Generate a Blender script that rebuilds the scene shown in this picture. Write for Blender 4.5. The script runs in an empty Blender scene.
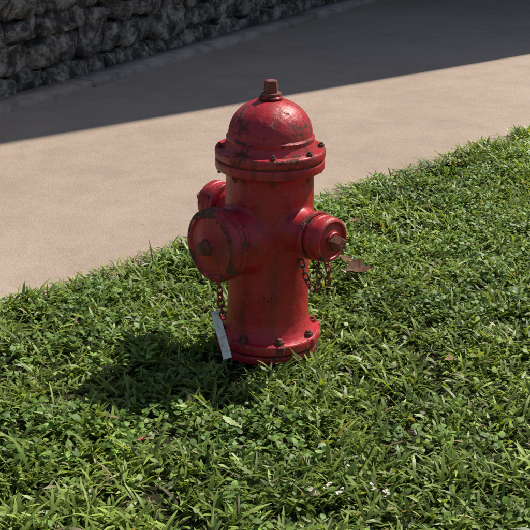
import bpy, bmesh, math, random
import numpy as np
from mathutils import Vector, Matrix, noise
random.seed(7); rng=np.random.default_rng(11)
scene=bpy.context.scene
R=math.radians
AZ,EL=38.0,52.0
# ------------------------------------------------------------------ world / sun / camera
w=bpy.data.worlds.new("World"); scene.world=w; w.use_nodes=True
nt=w.node_tree; bg=nt.nodes['Background']; sky=nt.nodes.new('ShaderNodeTexSky')
sky.sky_type='NISHITA'; sky.sun_disc=False; sky.sun_elevation=R(EL); sky.sun_rotation=R(90-AZ)
nt.links.new(sky.outputs[0],bg.inputs[0]); bg.inputs[1].default_value=0.088
sl=bpy.data.lights.new('sun','SUN'); sl.energy=5.0; sl.angle=R(0.5); sl.color=(1,0.95,0.87)
so=bpy.data.objects.new('sun',sl); scene.collection.objects.link(so)
S=Vector((math.cos(R(EL))*math.cos(R(AZ)),math.cos(R(EL))*math.sin(R(AZ)),math.sin(R(EL))))
so.rotation_euler=S.to_track_quat('Z','Y').to_euler(); so.location=S*20
cam=bpy.data.cameras.new('camera'); co=bpy.data.objects.new('camera',cam); scene.collection.objects.link(co)
co.location=(0,-2.85,1.365); co.rotation_euler=(R(69),0,0); cam.lens=75.6; cam.sensor_width=36
cam.clip_end=2000; cam.clip_start=0.05; scene.camera=co
scene.view_settings.view_transform='Standard'; scene.view_settings.look='None'; scene.view_settings.exposure=0

# ------------------------------------------------------------------ helpers
class M:
    def __init__(s,name,rough=0.8,spec=0.3):
        s.m=bpy.data.materials.new(name); s.m.use_nodes=True; s.t=s.m.node_tree
        s.b=s.t.nodes['Principled BSDF']; s.b.inputs['Roughness'].default_value=rough
        s.b.inputs['Specular IOR Level'].default_value=spec
        s.tc=s.t.nodes.new('ShaderNodeTexCoord')
    def link(s,a,b): s.t.links.new(a,b)
    def noise(s,scale,detail=4,rough=0.55,coord='Object',dist=0):
        n=s.t.nodes.new('ShaderNodeTexNoise'); n.inputs['Scale'].default_value=scale
        n.inputs['Detail'].default_value=detail; n.inputs['Roughness'].default_value=rough
        n.inputs['Distortion'].default_value=dist
        s.link(s.tc.outputs[coord],n.inputs['Vector']); return n.outputs['Fac']
    def ramp(s,fac,stops):
        r=s.t.nodes.new('ShaderNodeValToRGB'); e=r.color_ramp.elements
        while len(e)<len(stops): e.new(0.5)
        for k,(p,c) in enumerate(stops):
            e[k].position=p; e[k].color=(c[0],c[1],c[2],1) if not isinstance(c,(int,float)) else (c,c,c,1)
        s.link(fac,r.inputs['Fac']); return r.outputs['Color']
    def mix(s,fac,a,b,mode='MIX'):
        n=s.t.nodes.new('ShaderNodeMix'); n.data_type='RGBA'; n.blend_type=mode
        for sock,v in ((n.inputs[0],fac),(n.inputs[6],a),(n.inputs[7],b)):
            if hasattr(v,'links'): s.link(v,sock)
            elif isinstance(v,(int,float)): sock.default_value=v
            else: sock.default_value=(v[0],v[1],v[2],1)
        return n.outputs[2]
    def math(s,op,a,b=0.0):
        n=s.t.nodes.new('ShaderNodeMath'); n.operation=op
        for sock,v in ((n.inputs[0],a),(n.inputs[1],b)):
            if hasattr(v,'links'): s.link(v,sock)
            else: sock.default_value=v
        return n.outputs[0]
    def color(s,c):
        if hasattr(c,'links'): s.link(c,s.b.inputs['Base Color'])
        else: s.b.inputs['Base Color'].default_value=(c[0],c[1],c[2],1)
    def bump(s,h,dist=0.002,strength=1.0,prev=None):
        n=s.t.nodes.new('ShaderNodeBump'); n.inputs['Distance'].default_value=dist; n.inputs['Strength'].default_value=strength
        s.link(h,n.inputs['Height'])
        if prev is not None: s.link(prev,n.inputs['Normal'])
        s.link(n.outputs[0],s.b.inputs['Normal']); return n.outputs[0]

def obj_from_bm(name,bm,mat,parent=None,smooth=True):
    me=bpy.data.meshes.new(name); bm.normal_update(); bm.to_mesh(me); bm.free()
    if smooth:
        me.polygons.foreach_set('use_smooth',[True]*len(me.polygons))
    o=bpy.data.objects.new(name,me); scene.collection.objects.link(o); me.materials.append(mat)
    if parent: o.parent=parent
    return o
def lathe(bm,prof,M4=Matrix.Identity(4),n=72,cap0=True,cap1=True):
    rings=[]
    for r,z in prof:
        rings.append([bm.verts.new(M4@Vector((r*math.cos(2*math.pi*i/n),r*math.sin(2*math.pi*i/n),z))) for i in range(n)])
    for a,b in zip(rings,rings[1:]):
        for i in range(n):
            j=(i+1)%n; bm.faces.new((a[i],a[j],b[j],b[i]))
    if cap0: bm.faces.new(rings[0][::-1])
    if cap1: bm.faces.new(rings[-1])
def prism(bm,n,r0,r1,z0,z1,M4,ch=0.1):
    h=z1-z0; c=min(ch*r0,h*0.3)
    lathe(bm,[(r0-c,z0),(r0,z0+c*.6),(r1,z1-c*.6),(r1-c,z1)],M4,n)
def sharp(o,ang=32):
    o.data.set_sharp_from_angle(angle=R(ang))
def box(bm,cx,cy,cz,sx,sy,sz,M4=Matrix.Identity(4)):
    r=bmesh.ops.create_cube(bm,size=1,matrix=M4@Matrix.Translation((cx,cy,cz))@Matrix.Diagonal((sx,sy,sz,1)))
    return r['verts']
def axisM(origin,d,up=Vector((0,0,1))):
    z=Vector(d).normalized(); x=up.cross(z)
    if x.length<1e-4: x=Vector((1,0,0))
    x.normalize(); y=z.cross(x)
    m=Matrix((x,y,z)).transposed().to_4x4(); return Matrix.Translation(origin)@m

_g={}
def vnoise(x,y,scale,seed):
    if seed not in _g: _g[seed]=np.random.default_rng(seed).random((256,256))
    g=_g[seed]
    X=x*scale+100; Y=y*scale+100
    xi=np.floor(X).astype(int); yi=np.floor(Y).astype(int); fx=X-xi; fy=Y-yi
    fx=fx*fx*(3-2*fx); fy=fy*fy*(3-2*fy)
    a=g[xi%256,yi%256]; b=g[(xi+1)%256,yi%256]; c=g[xi%256,(yi+1)%256]; d=g[(xi+1)%256,(yi+1)%256]
    return a*(1-fx)*(1-fy)+b*fx*(1-fy)+c*(1-fx)*fy+d*fx*fy

# ------------------------------------------------------------------ layout lines
E0=np.array([-.55,.545]); U=np.array([.694,.72]); N=np.array([-.72,.694])     # lawn edge
W0=Vector((-1.156,3.66,0)); WU=Vector((.474,.88,0)).normalized(); WN=Vector((WU.y,-WU.x,0)) # wall line, WN towards drive

# ------------------------------------------------------------------ ground
g=M('soil',0.95,0.1)
g.color(g.ramp(g.noise(30,6),[(0.3,(.012,.016,.006)),(0.7,(.04,.042,.018))])); g.bump(g.noise(60,5),0.01)
bm=bmesh.new()
Rr=600
vs=[bm.verts.new((x,y,-0.004)) for x,y in ((-Rr,-Rr),(Rr,-Rr),(Rr,Rr),(-Rr,Rr))]; bm.faces.new(vs)
gfar=M('far_lawn',0.95,0.1); gfar.color(gfar.ramp(gfar.noise(3,8,.7),[(0.3,(.03,.055,.012)),(0.7,(.06,.11,.025))])); gfar.bump(gfar.noise(40,5),0.02)
o=obj_from_bm('ground',bm,gfar.m,None,False)

def soil_h(x,y):
    return (vnoise(x,y,1.6,3)-.5)*0.03+(vnoise(x,y,5,4)-.5)*0.016+0.010
bm=bmesh.new(); step=.06; nx=int(12/step); ny=int(10/step)
A,B=np.meshgrid(-6+np.arange(nx+1)*step,-10+np.arange(ny+1)*step,indexing='ij')
PX=E0[0]+U[0]*A+N[0]*(B-.003); PY=E0[1]+U[1]*A+N[1]*(B-.003)
PZ=(soil_h(PX,PY))*np.clip(-B/.15,0,1)+0.002
gr={}
for i in range(nx+1):
    for j in range(ny+1): gr[i,j]=bm.verts.new((PX[i,j],PY[i,j],PZ[i,j]))
for i in range(nx):
    for j in range(ny): bm.faces.new((gr[i,j],gr[i+1,j],gr[i+1,j+1],gr[i,j+1]))
obj_from_bm('lawn_soil',bm,g.m)

# ------------------------------------------------------------------ driveway
c=M('concrete',0.9,0.2)
base=c.ramp(c.noise(0.9,6,.6),[(0.3,(.47,.365,.285)),(0.7,(.57,.45,.355))])
base=c.mix(1.0,base,c.ramp(c.noise(170,4,.85),[(0.3,(.40,.39,.38)),(0.44,(.92,.92,.92)),(0.75,(1.28,1.25,1.22))]),'MULTIPLY')
base=c.mix(1.0,base,c.ramp(c.noise(5,8,.72,dist=.6),[(0.3,(.86,.84,.83)),(0.58,(1,1,1))]),'MULTIPLY')
base=c.mix(c.ramp(c.noise(38,2,.5),[(0.70,0.),(0.76,.4)]),base,(.20,.15,.11))
base=c.mix(c.ramp(c.noise(1.7,7,.75),[(0.56,0.),(0.70,.22)]),base,(.28,.23,.20))
c.color(base); n1=c.bump(c.noise(170,4,.85),0.004,.9); c.bump(c.noise(14,4),0.003,.4,n1)
bm=bmesh.new(); 
a0,a1=-25,25
near0=E0+U*a0; near1=E0+U*a1
far0=W0+WU*(-14)-WN*.2; far1=W0+WU*14-WN*.2
z=0.006
def V(p): return bm.verts.new((p[0],p[1],z))
q=[V(near0),V(near1),V(far1),V(far0)]
bm.faces.new(q)
ex=bmesh.ops.extrude_face_region(bm,geom=bm.faces[:]); 
for v in [e for e in ex['geom'] if isinstance(e,bmesh.types.BMVert)]: v.co.z=-.05
bmesh.ops.recalc_face_normals(bm,faces=bm.faces[:])
obj_from_bm('driveway',bm,c.m,None,False)

# ------------------------------------------------------------------ kerb + stone wall
wf=Matrix((( WU.x,-WN.x,0,W0.x),(WU.y,-WN.y,0,W0.y),(0,0,1,0),(0,0,0,1)))
k=M('kerb_concrete',0.9,0.2)
k.color(k.ramp(k.noise(8,8,.75),[(0.3,(.24,.20,.17)),(0.5,(.45,.38,.33)),(0.7,(.58,.50,.44))])); k.bump(k.noise(90,6,.7),0.008)
bm=bmesh.new()
x=-9.0
while x<9:
    L=3.0; vs=box(bm,x+L/2,-.085,.012,L-.01,.19,.07); x+=L
bmesh.ops.bevel(bm,geom=bm.edges[:],offset=.01,segments=3,affect='EDGES')
bmesh.ops.transform(bm,matrix=wf,verts=bm.verts[:])
obj_from_bm('kerb',bm,k.m)
wall=bpy.data.objects.new('stone_wall',None); scene.collection.objects.link(wall)
st=M('wall_stone',0.9,0.25)
sc_=st.ramp(st.noise(9,9,.8),[(0.3,(.035,.033,.03)),(0.47,(.11,.10,.09)),(0.53,(.34,.30,.26)),(0.64,(.68,.62,.55))])
st.color(sc_); st.bump(st.noise(30,9,.75),0.03)
bm=bmesh.new(); zc=0.0
while zc<0.92:
    hgt=random.uniform(.11,.19); x=-9+random.uniform(-.2,0)
    while x<9:
        L=random.uniform(.13,.36)
        tmp=bmesh.new(); bmesh.ops.create_cube(tmp,size=1)
        bmesh.ops.subdivide_edges(tmp,edges=tmp.edges[:],cuts=5,use_grid_fill=True)
        off=Vector((random.random()*50,random.random()*50,0)); dep=random.uniform(.2,.29)
        hs=random.uniform(.85,1.12); rt_=Matrix.Rotation(random.uniform(-.12,.12),4,'Y')
        for v in tmp.verts:
            p=v.co.copy(); s=p.normalized()*0.62; p=p.lerp(s,.4)
            q_=rt_@Vector((p.x*L,p.y*dep,p.z*hgt*hs))
            nn=noise.noise_vector(q_*9+off)*.035+noise.noise_vector(q_*25+off)*.012
            v.co=q_+nn+Vector((x+L/2,.12,zc+hgt/2))
        me=bpy.data.meshes.new('t'); tmp.to_mesh(me); tmp.free(); bm.from_mesh(me); bpy.data.meshes.remove(me)
        x+=L
    zc+=hgt
bmesh.ops.transform(bm,matrix=wf,verts=bm.verts[:])
obj_from_bm('stones',bm,st.m,wall)
mo=M('mortar',0.95,.1); mo.color(mo.ramp(mo.noise(20,5),[(0.3,(.05,.05,.045)),(0.7,(.12,.115,.1))])); mo.bump(mo.noise(80,4),.005)
bm=bmesh.new(); box(bm,0,.25,zc/2,18,.32,zc+.01); bmesh.ops.transform(bm,matrix=wf,verts=bm.verts[:])
obj_from_bm('mortar_core',bm,mo.m,wall,False)
bm=bmesh.new(); x=-9
while x<9:
    box(bm,x+.5,.2,zc+.045,.985,.5,.07); x+=1
bmesh.ops.bevel(bm,geom=bm.edges[:],offset=.012,segments=2,affect='EDGES')
bmesh.ops.transform(bm,matrix=wf,verts=bm.verts[:])
obj_from_bm('coping',bm,k.m,wall)

# ------------------------------------------------------------------ leaf mesh generator
def ribbon_mesh(name,P,az,L,Wd,t0,t1,prof,col,mat,twist=None,parent=None):
    n=len(L); ns=len(prof)
    pts=np.zeros((n,ns,2,3)); cur=P.copy()
    d=np.stack([np.cos(az),np.sin(az)],1); side=np.stack([-np.sin(az),np.cos(az),np.zeros(n)],1)
    if twist is None: twist=np.zeros(n)
    for k_,pr in enumerate(prof):
        th=t0+(t1-t0)*k_/(ns-1)
        if k_>0:
            cur=cur+np.stack([d[:,0]*np.sin(th),d[:,1]*np.sin(th),np.cos(th)],1)*(L/(ns-1))[:,None]
        nrm=np.stack([-d[:,0]*np.cos(th),-d[:,1]*np.cos(th),np.sin(th)],1)
        s=side*np.cos(twist)[:,None]+nrm*np.sin(twist)[:,None]
        hw=(Wd*pr*.5)[:,None]
        pts[:,k_,0]=cur-s*hw; pts[:,k_,1]=cur+s*hw
    verts=pts.reshape(-1,3)
    base=np.arange(n)*ns*2
    quads=[np.stack([base+2*k_,base+2*k_+1,base+2*k_+3,base+2*k_+2],1) for k_ in range(ns-1)]
    F=np.concatenate(quads,0)
    me=bpy.data.meshes.new(name)
    me.vertices.add(len(verts)); me.vertices.foreach_set('co',verts.ravel())
    me.loops.add(F.size); me.loops.foreach_set('vertex_index',F.ravel().astype(np.int32))
    me.polygons.add(len(F)); me.polygons.foreach_set('loop_start',np.arange(0,F.size,4,dtype=np.int32))
    me.polygons.foreach_set('loop_total',np.full(len(F),4,dtype=np.int32))
    me.update(calc_edges=True)
    at=me.color_attributes.new('col','FLOAT_COLOR','POINT')
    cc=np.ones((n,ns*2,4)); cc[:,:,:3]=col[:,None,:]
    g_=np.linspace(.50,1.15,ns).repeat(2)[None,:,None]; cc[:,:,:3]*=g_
    at.data.foreach_set('color',cc.ravel())
    me.polygons.foreach_set('use_smooth',np.ones(len(F),dtype=bool))
    o=bpy.data.objects.new(name,me); scene.collection.objects.link(o); me.materials.append(mat)
    if parent: o.parent=parent
    return o
def leafmat(name,rough=.45,trans=.33,spec=.4):
    m=M(name,rough,spec); t=m.t
    a=t.nodes.new('ShaderNodeAttribute'); a.attribute_name='col'
    m.link(a.outputs['Color'],m.b.inputs['Base Color'])
    tr=t.nodes.new('ShaderNodeBsdfTranslucent')
    br=m.mix(1.0,a.outputs['Color'],(1.8,1.6,.5),'MULTIPLY'); m.link(br,tr.inputs['Color'])
    ms=t.nodes.new('ShaderNodeMixShader'); ms.inputs[0].default_value=trans
    m.link(m.b.outputs[0],ms.inputs[1]); m.link(tr.outputs[0],ms.inputs[2])
    m.link(ms.outputs[0],t.nodes['Material Output'].inputs['Surface']); return m.m
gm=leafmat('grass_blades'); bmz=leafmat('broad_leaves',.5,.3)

def scatter(n,inner=True):
    if inner:
        y=rng.uniform(-1.1,2.75,n); hwid=(y+2.85)*.2387*1.12+.12
        x=rng.uniform(-1,1,n)*1.55; keep=np.abs(x)<hwid; x,y=x[keep],y[keep]
    else:
        a=rng.uniform(-5,5,n); b=-rng.uniform(-.01,5,n)
        x=E0[0]+U[0]*a+N[0]*b; y=E0[1]+U[1]*a+N[1]*b
    b=(x-E0[0])*N[0]+(y-E0[1])*N[1]
    edge=(vnoise(x,y,7,21)-.5)*.09+(vnoise(x,y,26,22)-.5)*.06
    ok=b< 0.004+edge
    if not inner:
        hwid=(y+2.85)*.2387*1.12+.12
        ok&=~((y>-1.1)&(y<2.75)&(np.abs(x)<hwid)&(np.abs(x)<1.55))
        ok&=((x-0)**2+(y+2.85)**2>.3**2)
    ok&=(x*x+y*y)>.122**2
    return x[ok],y[ok]
def greens(n,x,y,bright=1.0,yellow=.06):
    v=rng.random(n)**1.2; patch=vnoise(x,y,2.6,31)*.5+vnoise(x,y,10,32)*.5
    m=np.clip(v*.8+patch*.8-.22,0,1)[:,None]
    c=np.array([.055,.120,.018])*(1-m)+np.array([.38,.50,.10])*m
    c*=rng.uniform(.7,1.25,n)[:,None]
    dead=rng.random(n)<yellow
    c[dead]=np.array([.50,.42,.22])*rng.uniform(.5,1.15,dead.sum())[:,None]
    return c*bright
lawn=bpy.data.objects.new('grass',None); scene.collection.objects.link(lawn)
def blades(name,n,inner,Lr,Wr,t0r,bendr,zoff,yellow,bright=1.0,thin=1.0):
    x,y=scatter(n,inner)
    cl=vnoise(x,y,13,41)*.6+vnoise(x,y,33,42)*.4
    keep=rng.random(len(x))<np.clip((cl-.28)*2.8,.04,1)*thin+(1-thin)
    x,y,cl=x[keep],y[keep],cl[keep]; n=len(x)
    az=rng.uniform(0,2*np.pi,n); sz=.55+.9*cl
    L=rng.uniform(*Lr,n)*sz; W=rng.uniform(*Wr,n)
    t0=rng.uniform(*t0r,n); t1=t0+rng.uniform(*bendr,n)
    z=soil_h(x,y)+rng.uniform(0,zoff,n)*cl
    P=np.stack([x,y,z],1)
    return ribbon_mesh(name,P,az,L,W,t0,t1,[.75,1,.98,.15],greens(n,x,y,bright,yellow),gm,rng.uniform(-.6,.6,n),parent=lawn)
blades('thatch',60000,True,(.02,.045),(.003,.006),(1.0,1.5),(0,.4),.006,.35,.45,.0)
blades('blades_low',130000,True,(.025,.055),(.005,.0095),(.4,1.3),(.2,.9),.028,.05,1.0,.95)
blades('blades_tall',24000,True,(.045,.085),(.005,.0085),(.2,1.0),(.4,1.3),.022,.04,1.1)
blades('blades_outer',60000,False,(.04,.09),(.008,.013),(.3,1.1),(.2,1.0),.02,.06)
def weeds(name,n,inner):
    x,y=scatter(n,inner); cl=vnoise(x,y,4,51)*.5+vnoise(x,y,13,52)*.5
    keep=rng.random(len(x))<np.clip((cl-.43)*4,0.03,1); x,y,cl=x[keep],y[keep],cl[keep]; n=len(x)
    P=np.stack([x,y,soil_h(x,y)+rng.uniform(.010,.048,n)*(.6+.7*cl)],1)
    L=rng.uniform(.009,.024,n)
    c=greens(n,x,y,1.0,.01)*np.array([.85,1.0,1.0])
    ribbon_mesh(name,P,rng.uniform(0,6.28,n),L,L*rng.uniform(.5,.8,n),rng.uniform(.6,1.5,n),rng.uniform(1.2,2.2,n),[.15,.85,1,.8,.15],c,bmz,rng.uniform(-.5,.5,n),parent=lawn)
weeds('weed_leaves',90000,True); weeds('weed_leaves_outer',15000,False)
n=900
a=rng.uniform(-1.2,2.8,n); b=rng.uniform(-.02,.05,n)*vnoise(a,a*0,4,71)*1.6
x=E0[0]+U[0]*a+N[0]*b; y=E0[1]+U[1]*a+N[1]*b
ribbon_mesh('edge_runners',np.stack([x,y,np.full(n,.008)],1),math.atan2(N[1],N[0])+rng.normal(0,.9,n),rng.uniform(.03,.085,n),rng.uniform(.004,.007,n),rng.uniform(.3,1.2,n),rng.uniform(1.2,1.7,n),[.75,1,.9,.15],greens(n,x,y,1.0,.12),gm,rng.uniform(-.4,.4,n),parent=lawn)

# ------------------------------------------------------------------ fallen leaves, petals
def dead_leaf(name,loc,size,col,rotz,tilt=.2,lobed=True):
    bm=bmesh.new(); n=40; c0=bm.verts.new((0,0,0)); ring=[];mid=[]
    ph=random.random()*6
    for i in range(n):
        a=2*math.pi*i/n
        r=(1+.16*math.sin(3*a+ph)+.09*math.sin(7*a)+.05*math.sin(13*a)) if lobed else (1/math.sqrt((math.cos(a))**2+(math.sin(a)/.5)**2))
        for lst,f in ((mid,.5),(ring,1)):
            x,y=r*f*size*math.cos(a),r*f*size*math.sin(a)*(.75 if lobed else 1)
            lst.append(bm.verts.new((x,y,.35*(y*y)/size*2+.25*x*x/size+random.uniform(-.06,.06)*size)))
    for i in range(n):
        j=(i+1)%n; bm.faces.new((c0,mid[i],mid[j])); bm.faces.new((mid[i],ring[i],ring[j],mid[j]))
    bmesh.ops.transform(bm,matrix=Matrix.Translation(loc)@Matrix.Rotation(rotz,4,'Z')@Matrix.Rotation(tilt,4,'X'),verts=bm.verts[:])
    m=M(name+'_mat',.7,.2); m.color(m.ramp(m.noise(60,5),[(0.3,[q*.5 for q in col]),(0.7,col)]))
    return obj_from_bm(name,bm,m.m)
dead_leaf('fallen_leaf',(.30,.50,.058),.045,(.19,.085,.05),.4,.15)
dead_leaf('fallen_leaf.001',(-.285,-.60,.07),.017,(.55,.20,.14),.9,-.4,False)
dead_leaf('fallen_leaf.002',(.33,1.02,.055),.02,(.42,.22,.16),.2,.3,False)
dead_leaf('fallen_leaf.003',(-.08,-.53,.07),.034,(.42,.50,.22),2.2,.4,False)
dead_leaf('fallen_leaf.004',(.27,.62,.05),.024,(.22,.11,.06),1.2,.2)
dead_leaf('fallen_leaf.005',(-.42,-.2,.055),.018,(.40,.30,.15),2.7,.2,False)
dead_leaf('fallen_leaf.006',(.5,-.15,.055),.02,(.36,.24,.12),.7,-.2)
bm=bmesh.new()
for px,py in ((.10,-.79),(.135,-.775),(.16,-.80),(.235,-.78),(.26,-.80)):
    for kq in range(5):
        a=kq*1.2566+random.random()*.3
        mt=Matrix.Translation((px,py,.055+random.uniform(-.008,.01)))@Matrix.Rotation(a,4,'Z')@Matrix.Rotation(random.uniform(-.6,.1),4,'Y')
        pts=[(0,0),(.005,.003),(.009,.003),(.010,0),(.009,-.003),(.005,-.003)]
        bm.faces.new([bm.verts.new(mt@Vector((x_,y_,0))) for x_,y_ in pts])
m=M('petal',.6,.2); m.color(m.ramp(m.noise(80,2),[(.3,(.62,.48,.48)),(.7,(.75,.68,.66))])); obj_from_bm('white_flowers',bm,m.m,None,False)

# ------------------------------------------------------------------ FIRE HYDRANT
H=bpy.data.objects.new('fire_hydrant',None); scene.collection.objects.link(H)
H.location=(.006,0,.03); H.rotation_euler=(0,R(.8),0)
def paint(name,rust=.5):
    p=M(name,.40,.5)
    red=p.ramp(p.noise(8,8,.75),[(0.3,(.33,.010,.018)),(0.48,(.52,.016,.027)),(0.66,(.60,.030,.040)),(0.8,(.64,.09,.085))])
    red=p.mix(p.ramp(p.noise(4,8,.75,dist=.5),[(0.50,0.),(0.70,.4)]),red,(.60,.14,.12))
    red=p.mix(p.ramp(p.noise(5.5,9,.8,dist=.8),[(0.50,0.),(0.62,.55)]),red,(.24,.018,.018))
    mp=p.t.nodes.new('ShaderNodeMapping'); mp.inputs['Scale'].default_value=(34,34,4); p.link(p.tc.outputs['Object'],mp.inputs[0])
    ns=p.t.nodes.new('ShaderNodeTexNoise'); ns.inputs['Scale'].default_value=1; ns.inputs['Detail'].default_value=5; p.link(mp.outputs[0],ns.inputs['Vector'])
    red=p.mix(p.ramp(ns.outputs['Fac'],[(0.52,0.),(0.70,.7)]),red,(.16,.028,.02))
    geo=p.t.nodes.new('ShaderNodeNewGeometry')
    ed=p.ramp(geo.outputs['Pointiness'],[(0.50,0.),(0.56,1.)])
    nz=p.noise(34,9,.78); nz2=p.noise(9,6,.6)
    f=p.math('ADD',p.math('MULTIPLY',ed,.12),p.math('ADD',p.math('MULTIPLY',nz,.6),p.math('MULTIPLY',nz2,.4)))
    th=.685-.14*rust
    rf=p.ramp(f,[(th,0.),(th+.025,1.)])
    rc=p.ramp(p.noise(70,5,.7),[(0.3,(.045,.022,.016)),(0.55,(.14,.055,.035)),(0.75,(.32,.15,.09))])
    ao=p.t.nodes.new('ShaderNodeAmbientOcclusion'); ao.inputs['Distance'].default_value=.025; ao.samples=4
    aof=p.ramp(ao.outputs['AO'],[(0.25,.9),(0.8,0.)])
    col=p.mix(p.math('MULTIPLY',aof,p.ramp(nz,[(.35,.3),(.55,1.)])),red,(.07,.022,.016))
    col=p.mix(p.ramp(p.noise(150,3,.6),[(.66,0.),(.72,.55)]),col,(.68,.36,.31))
    col=p.mix(rf,col,rc); p.color(col)
    rr=p.ramp(p.noise(18,6,.7),[(.3,.27),(.7,.50)])
    p.link(p.mix(rf,rr,(.85,.85,.85)),p.b.inputs['Roughness'])
    n1=p.bump(p.math('MULTIPLY',rf,-1.0),0.0012,.8)
    n2=p.bump(p.noise(110,5,.65),0.0018,.8,n1); p.bump(p.noise(22,4,.5),0.006,.6,n2)
    return p.m
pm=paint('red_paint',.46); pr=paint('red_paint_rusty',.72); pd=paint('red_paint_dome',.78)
rusty=M('rusty_iron',.75,.4); rusty.color(rusty.ramp(rusty.noise(55,7,.7),[(0.3,(.06,.025,.018)),(0.5,(.22,.075,.045)),(0.62,(.36,.08,.06)),(0.8,(.44,.25,.17))])); rusty.bump(rusty.noise(160,5),.002)

def arc(cx,cz,r,a0,a1,n=6):
    return [(cx+r*math.cos(R(a0+(a1-a0)*i/n)),cz+r*math.sin(R(a0+(a1-a0)*i/n))) for i in range(n+1)]
def flange(r,z0,z1,b=.006,rin=.0):
    return [(max(rin,.001),z0),(r-b,z0)]+arc(r-b,z0+b,b,-90,0,4)[1:]+arc(r-b,z1-b,b,0,90,4)+[(max(rin,.001),z1)]

HA=R(-46); hd=Vector((math.cos(HA),math.sin(HA),0))
pdv=Vector((-.75,-.66,0)).normalized()
ZH,ZP=.373,.342
bm=bmesh.new()
lathe(bm,[(.136,.055),(.126,.064),(.118,.078),(.113,.10),(.111,.16),(.111,.25),(.114,.30),(.118,.34),(.119,.45),(.117,.49),(.118,.505),(.126,.516),(.134,.522)],n=96)
lathe(bm,[(.106,.0),(.104,.07),(.094,.108),(.086,.135),(.082,.15),(.082,.175)],axisM((0,0,ZP),pdv),72)
for s_ in (1,-1):
    lathe(bm,[(.080,.0),(.076,.085),(.066,.108),(.056,.13),(.050,.15),(.050,.20)],axisM((0,0,ZH),hd*s_),60)
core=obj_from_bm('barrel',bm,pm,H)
rm=core.modifiers.new('r','REMESH'); rm.mode='VOXEL'; rm.voxel_size=.003; rm.use_smooth_shade=True
sm=core.modifiers.new('s','SMOOTH'); sm.factor=.6; sm.iterations=10

def add(name,fn,mat,ang=32):
    bm=bmesh.new(); fn(bm); bmesh.ops.recalc_face_normals(bm,faces=bm.faces[:]); o=obj_from_bm(name,bm,mat,H); sharp(o,ang); return o
add('top_flange',lambda b:lathe(b,flange(.1455,.521,.5475,.005,.05),n=96),pm)
add('bonnet_flange',lambda b:lathe(b,flange(.1465,.5505,.576,.006,.05),n=96),pr)
add('gasket',lambda b:lathe(b,flange(.141,.545,.553,.002,.05),n=96),rusty.m)
dome=[(.128,.573),(.1225,.580),(.119,.588),(.1155,.596),(.1165,.600),(.1165,.606),(.1120,.611)]
for i in range(1,17):
    a=R(90*i/17); dome.append((.1115*math.cos(a)**.92,.609+.096*math.sin(a)))
dome=dome+[(.031,.7045),(.031,.709),(.028,.7115),(.001,.712)]
dome=[d for i,d in enumerate(dome) if not (d[0]<.031 and d[1]<.7045)]
add('bonnet',lambda b:lathe(b,dome,n=96),pd)
def opnut(b):
    lathe(b,flange(.0265,.711,.7205,.003,.001),n=24)
    prism(b,5,.0205,.0175,.7200,.752,Matrix.Rotation(.5,4,'Z'),.15)
add('operating_nut',opnut,rusty.m,25)
add('base_flange',lambda b:lathe(b,flange(.146,.030,.060,.007,.05),n=96),pm)
add('lower_flange',lambda b:lathe(b,flange(.143,.002,.0275,.006,.05),n=96),pr)
add('standpipe',lambda b:lathe(b,[(.1,-.12),(.1,.01)],n=64),pr)
def bolts(b,rad,zt,zb,n,phase,size):
    for i in range(n):
        a=2*math.pi*i/n+phase
        T=Matrix.Translation((rad*math.cos(a),rad*math.sin(a),0))@Matrix.Rotation(a*3.1,4,'Z')
        prism(b,6,size,size,zt,zt+size*.85,T,.12)
        lathe(b,[(size*.55,zt+size*.8),(size*.55,zt+size*1.25),(size*.4,zt+size*1.4)],T,12)
        prism(b,6,size,size,zb-size*.9,zb,T,.12)
        lathe(b,[(size*.55,zb-size*2.0),(size*.55,zb-size*.8)],T,12)
add('base_bolts',lambda b:bolts(b,.130,.0595,.003,8,.25,.0125),pr,25)
add('bonnet_bolts',lambda b:bolts(b,.1345,.5755,.5215,8,.05,.0085),pr,25)
def boss(b):
    for i in range(8):
        a=2*math.pi*i/8+.25
        lathe(b,flange(.019,.033,.0585,.004,.001),Matrix.Translation((.132*math.cos(a),.132*math.sin(a),0)),20)
add('flange_bosses',boss,pm)
def cap(b,Mx,r,zs,th,nutr=.018):
    prof=[(r*.80,zs),(r*.97,zs+.001),(r,zs+.005),(r,zs+th*.30),(r*.965,zs+th*.36),(r*.965,zs+th*.44),(r,zs+th*.50)]
    prof+=[(r,zs+th*.74),(r*.985,zs+th*.86),(r*.94,zs+th*.95),(r*.87,zs+th),(r*.80,zs+th*.985),(r*.76,zs+th*.90),(r*.55,zs+th*.93),(r*.40,zs+th*1.02),(nutr*1.35,zs+th*1.10),(nutr*1.25,zs+th*1.16),(.001,zs+th*1.16)]
    lathe(b,prof,Mx,72)
def capnut(b,Mx,zs,r,h):
    prism(b,5,r,r*.86,zs,zs+h,Mx@Matrix.Rotation(.3,4,'Z'),.15)
PM=axisM((0,0,ZP),pdv)
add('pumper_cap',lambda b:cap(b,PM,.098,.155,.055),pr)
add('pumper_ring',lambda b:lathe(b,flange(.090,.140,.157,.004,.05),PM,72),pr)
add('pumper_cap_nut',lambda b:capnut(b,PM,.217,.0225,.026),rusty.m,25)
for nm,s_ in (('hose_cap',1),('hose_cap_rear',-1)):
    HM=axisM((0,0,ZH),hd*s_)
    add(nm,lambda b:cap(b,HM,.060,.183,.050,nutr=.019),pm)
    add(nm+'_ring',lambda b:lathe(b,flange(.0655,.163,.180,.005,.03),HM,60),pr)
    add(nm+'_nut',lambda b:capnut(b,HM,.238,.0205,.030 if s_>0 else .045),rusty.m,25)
def surf(x_,z_,hh):
    R0=.111+hh; return Vector((x_,-math.sqrt(max(R0*R0-x_*x_,0)),z_))
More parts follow.
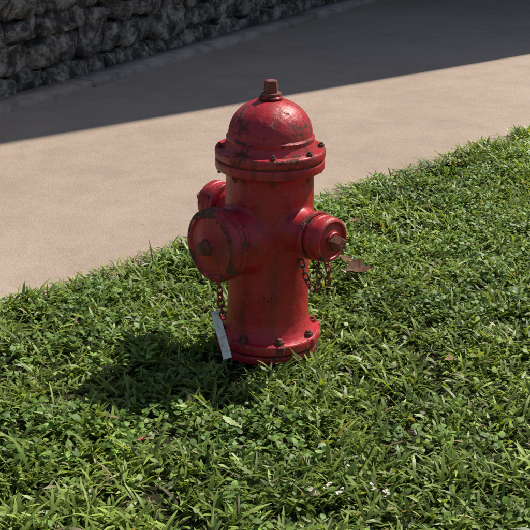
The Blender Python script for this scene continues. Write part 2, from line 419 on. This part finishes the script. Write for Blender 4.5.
def emblem(b):
    def tube(path,closed,r):
        rows=[]
        m_=len(path)
        for i,(x,z_) in enumerate(path):
            nx_,nz_=path[(i+1)%m_] if (closed or i<m_-1) else (x,z_)
            px_,pz_=path[i-1] if (closed or i>0) else (x,z_)
            t=Vector((nx_-px_,nz_-pz_)).normalized(); nn=Vector((-t.y,t.x))
            rows.append([b.verts.new(surf(x+nn.x*r*math.cos(q),z_+nn.y*r*math.cos(q),r*.8*math.sin(q))) for q in [2*math.pi*kk/8 for kk in range(8)]])
        for i in range(m_ if closed else m_-1):
            for kk in range(8):
                b.faces.new((rows[i][kk],rows[(i+1)%m_][kk],rows[(i+1)%m_][(kk+1)%8],rows[i][(kk+1)%8]))
    tube([(.024*math.cos(2*math.pi*i/40),.18+.024*math.sin(2*math.pi*i/40)) for i in range(40)],True,.0028)
    tube([(-.011,.168),(-.010,.192),(0,.176),(.010,.192),(.011,.168)],False,.0026)
em=paint('red_paint_emblem',.1)
add('emblem',emblem,em)

def torus_link(b,Mx,Lk,Wk,r):
    n=14; rings=[]
    for i in range(n):
        a=2*math.pi*i/n; ca,sa=math.cos(a),math.sin(a)
        st=(Lk-Wk)/2
        cx=Wk/2*ca+(st if ca>0 else -st); cy=Wk/2*sa
        rings.append([b.verts.new(Mx@Vector((cx+r*math.cos(t)*ca,cy+r*math.cos(t)*sa,r*math.sin(t)))) for t in [2*math.pi*kq/7 for kq in range(7)]])
    for i in range(n):
        for kq in range(7):
            b.faces.new((rings[i][kq],rings[(i+1)%n][kq],rings[(i+1)%n][(kq+1)%7],rings[i][(kq+1)%7]))
def chain(b,pts,Lk=.024,Wk=.0155,r=.0026):
    P=[Vector(p) for p in pts]; dense=[]
    for i in range(len(P)-1):
        p0=P[max(i-1,0)];p1=P[i];p2=P[i+1];p3=P[min(i+2,len(P)-1)]
        for k_ in range(30):
            t=k_/30; dense.append(.5*((2*p1)+(-p0+p2)*t+(2*p0-5*p1+4*p2-p3)*t*t+(-p0+3*p1-3*p2+p3)*t**3))
    dense.append(P[-1]); pitch=Lk*.72; acc=0; out=[dense[0]]
    for a_,b_ in zip(dense,dense[1:]):
        acc+=(b_-a_).length
        if acc>=pitch: out.append(b_); acc=0
    for i in range(len(out)-1):
        d=(out[i+1]-out[i]); mid=(out[i]+out[i+1])/2
        x=d.normalized(); y=Vector((.3,.9,.2)).cross(x).normalized(); z_=x.cross(y)
        Mx=Matrix.Translation(mid)@Matrix((x,y,z_)).transposed().to_4x4()@Matrix.Rotation(R(90*(i%2)+random.uniform(-18,18)),4,'X')
        torus_link(b,Mx,Lk,Wk,r)
add('hose_chain',lambda b:(chain(b,[hd*.173+Vector((0,0,ZH-.066)),hd*.175+Vector((.012,0,ZH-.11)),hd*.16+Vector((.02,0,ZH-.150)),hd*.14+Vector((.022,0,ZH-.162)),hd*.13+Vector((0.01,0,ZH-.13)),hd*.118+Vector((0,0,ZH-.07))]),
    chain(b,[hd*.182+Vector((.012,0.01,ZH-.05)),hd*.185+Vector((.028,0,ZH-.09)),hd*.18+Vector((.03,0,ZH-.14))])),pr)
pc=pdv*.148
add('pumper_chain',lambda b:chain(b,[pc+Vector((-.020,-.018,ZP-.085)),pc+Vector((-.016,-.028,ZP-.15)),pc+Vector((-.010,-.028,ZP-.19)),pc+Vector((-.008,-.030,ZP-.215))]),pr)
tg=M('tag_metal',.6,.3); tg.color(tg.ramp(tg.noise(40,6,.7),[(.3,(.35,.31,.27)),(.5,(.78,.74,.68)),(.7,(.88,.86,.82))]))
def tag(b):
    Mx=Matrix.Translation((-.124,-.150,.098))@Matrix.Rotation(R(-15),4,'Y')@Matrix.Rotation(R(-20),4,'X')@Matrix.Rotation(R(28),4,'Z')
    vs_=box(b,0,0,0,.024,.003,.130)
    bmesh.ops.subdivide_edges(b,edges=b.edges[:],cuts=4,use_grid_fill=True)
    for v in b.verts: v.co.y+=.006*math.sin(v.co.z*30)+.0015*noise.noise(v.co*60); v.co=Mx@v.co
    lathe(b,[(.0045,-.006),(.0045,.006)],Mx@Matrix.Translation((0,.006,.055))@Matrix.Rotation(R(90),4,'X'),12)
add('tag',tag,tg.m)

# ------------------------------------------------------------------ unseen house, added to cast the shadow over the far side of the drive
house=bpy.data.objects.new('shadow_caster_house',None); scene.collection.objects.link(house)
sv=Vector((math.cos(R(AZ)),math.sin(R(AZ)),0)); pv=Vector((-sv.y,sv.x,0))
C0=Vector((.10,3.33,0))+sv*4.6
hm=Matrix(((sv.x,pv.x,0,C0.x),(sv.y,pv.y,0,C0.y),(0,0,1,0),(0,0,0,1)))
sc=M('stucco',.9,.2); sc.color(sc.ramp(sc.noise(4,6),[(.3,(.36,.31,.25)),(.7,(.44,.38,.31))])); sc.bump(sc.noise(120,4),.004)
tr=M('trim',.5,.4); tr.color(tr.ramp(tr.noise(6,4),[(.3,(.7,.7,.68)),(.7,(.8,.8,.78))]))
gl=M('window_glass',.05,.6); gl.color(gl.ramp(gl.noise(3,2),[(.3,(.02,.025,.03)),(.7,(.04,.045,.05))]))
rf_=M('roof_tiles',.8,.3); rf_.color(rf_.ramp(rf_.noise(12,5),[(.3,(.18,.07,.04)),(.7,(.3,.13,.08))])); rf_.bump(rf_.noise(30,3),.02)
def hb(name,boxes,mat):
    bm=bmesh.new()
    for q in boxes: box(bm,*q)
    bmesh.ops.transform(bm,matrix=hm,verts=bm.verts[:]); return obj_from_bm(name,bm,mat,house,False)
Hh=9.3
hb('walls',[(4,5.5,Hh/2,8,11,Hh)],sc.m)
wins=[(y_,z_) for y_ in (1.8,5.5,9.2) for z_ in (1.7,4.6,7.5)]
hb('windows',[(-.01,y_,z_,.06,1.2,1.3) for y_,z_ in wins],gl.m)
fr=[]
for y_,z_ in wins:
    fr+=[(-.03,y_,z_+.70,.12,1.4,.1),(-.05,y_,z_-.70,.16,1.4,.1),(-.03,y_-.65,z_,.12,.1,1.3),(-.03,y_+.65,z_,.12,.1,1.3),(-.045,y_,z_,.05,.04,1.3)]
hb('window_frames',fr,tr.m)
bm=bmesh.new()
ov=.12
c4=[bm.verts.new(p) for p in ((-ov,0,Hh+.01),(8+ov,0,Hh+.01),(8+ov,11+ov,Hh+.01),(-ov,11+ov,Hh+.01))]
r1=bm.verts.new((4,3.6,Hh+1.9)); r2=bm.verts.new((4,7.4,Hh+1.9))
bm.faces.new(c4[::-1]); bm.faces.new((c4[0],c4[1],r1)); bm.faces.new((c4[1],c4[2],r2,r1)); bm.faces.new((c4[2],c4[3],r2)); bm.faces.new((c4[3],c4[0],r1,r2))
bmesh.ops.transform(bm,matrix=hm,verts=bm.verts[:]); obj_from_bm('roof',bm,rf_.m,house,False)
n=9000
tt=rng.uniform(-9,9,n); dd=rng.uniform(.55,1.3,n); zz=rng.uniform(.1,1.5,n)+vnoise(tt,dd,1.3,61)*.25
Px=np.stack([W0.x+WU.x*tt-WN.x*dd,W0.y+WU.y*tt-WN.y*dd,zz],1)
L=rng.uniform(.05,.09,n)
cc=greens(n,Px[:,0],Px[:,1],.5,.01)
ribbon_mesh('hedge',Px,rng.uniform(0,6.28,n),L,L*.5,rng.uniform(.3,1.5,n),rng.uniform(1,2.2,n),[.15,.8,1,.7,.1],cc,bmz,rng.uniform(-.6,.6,n))
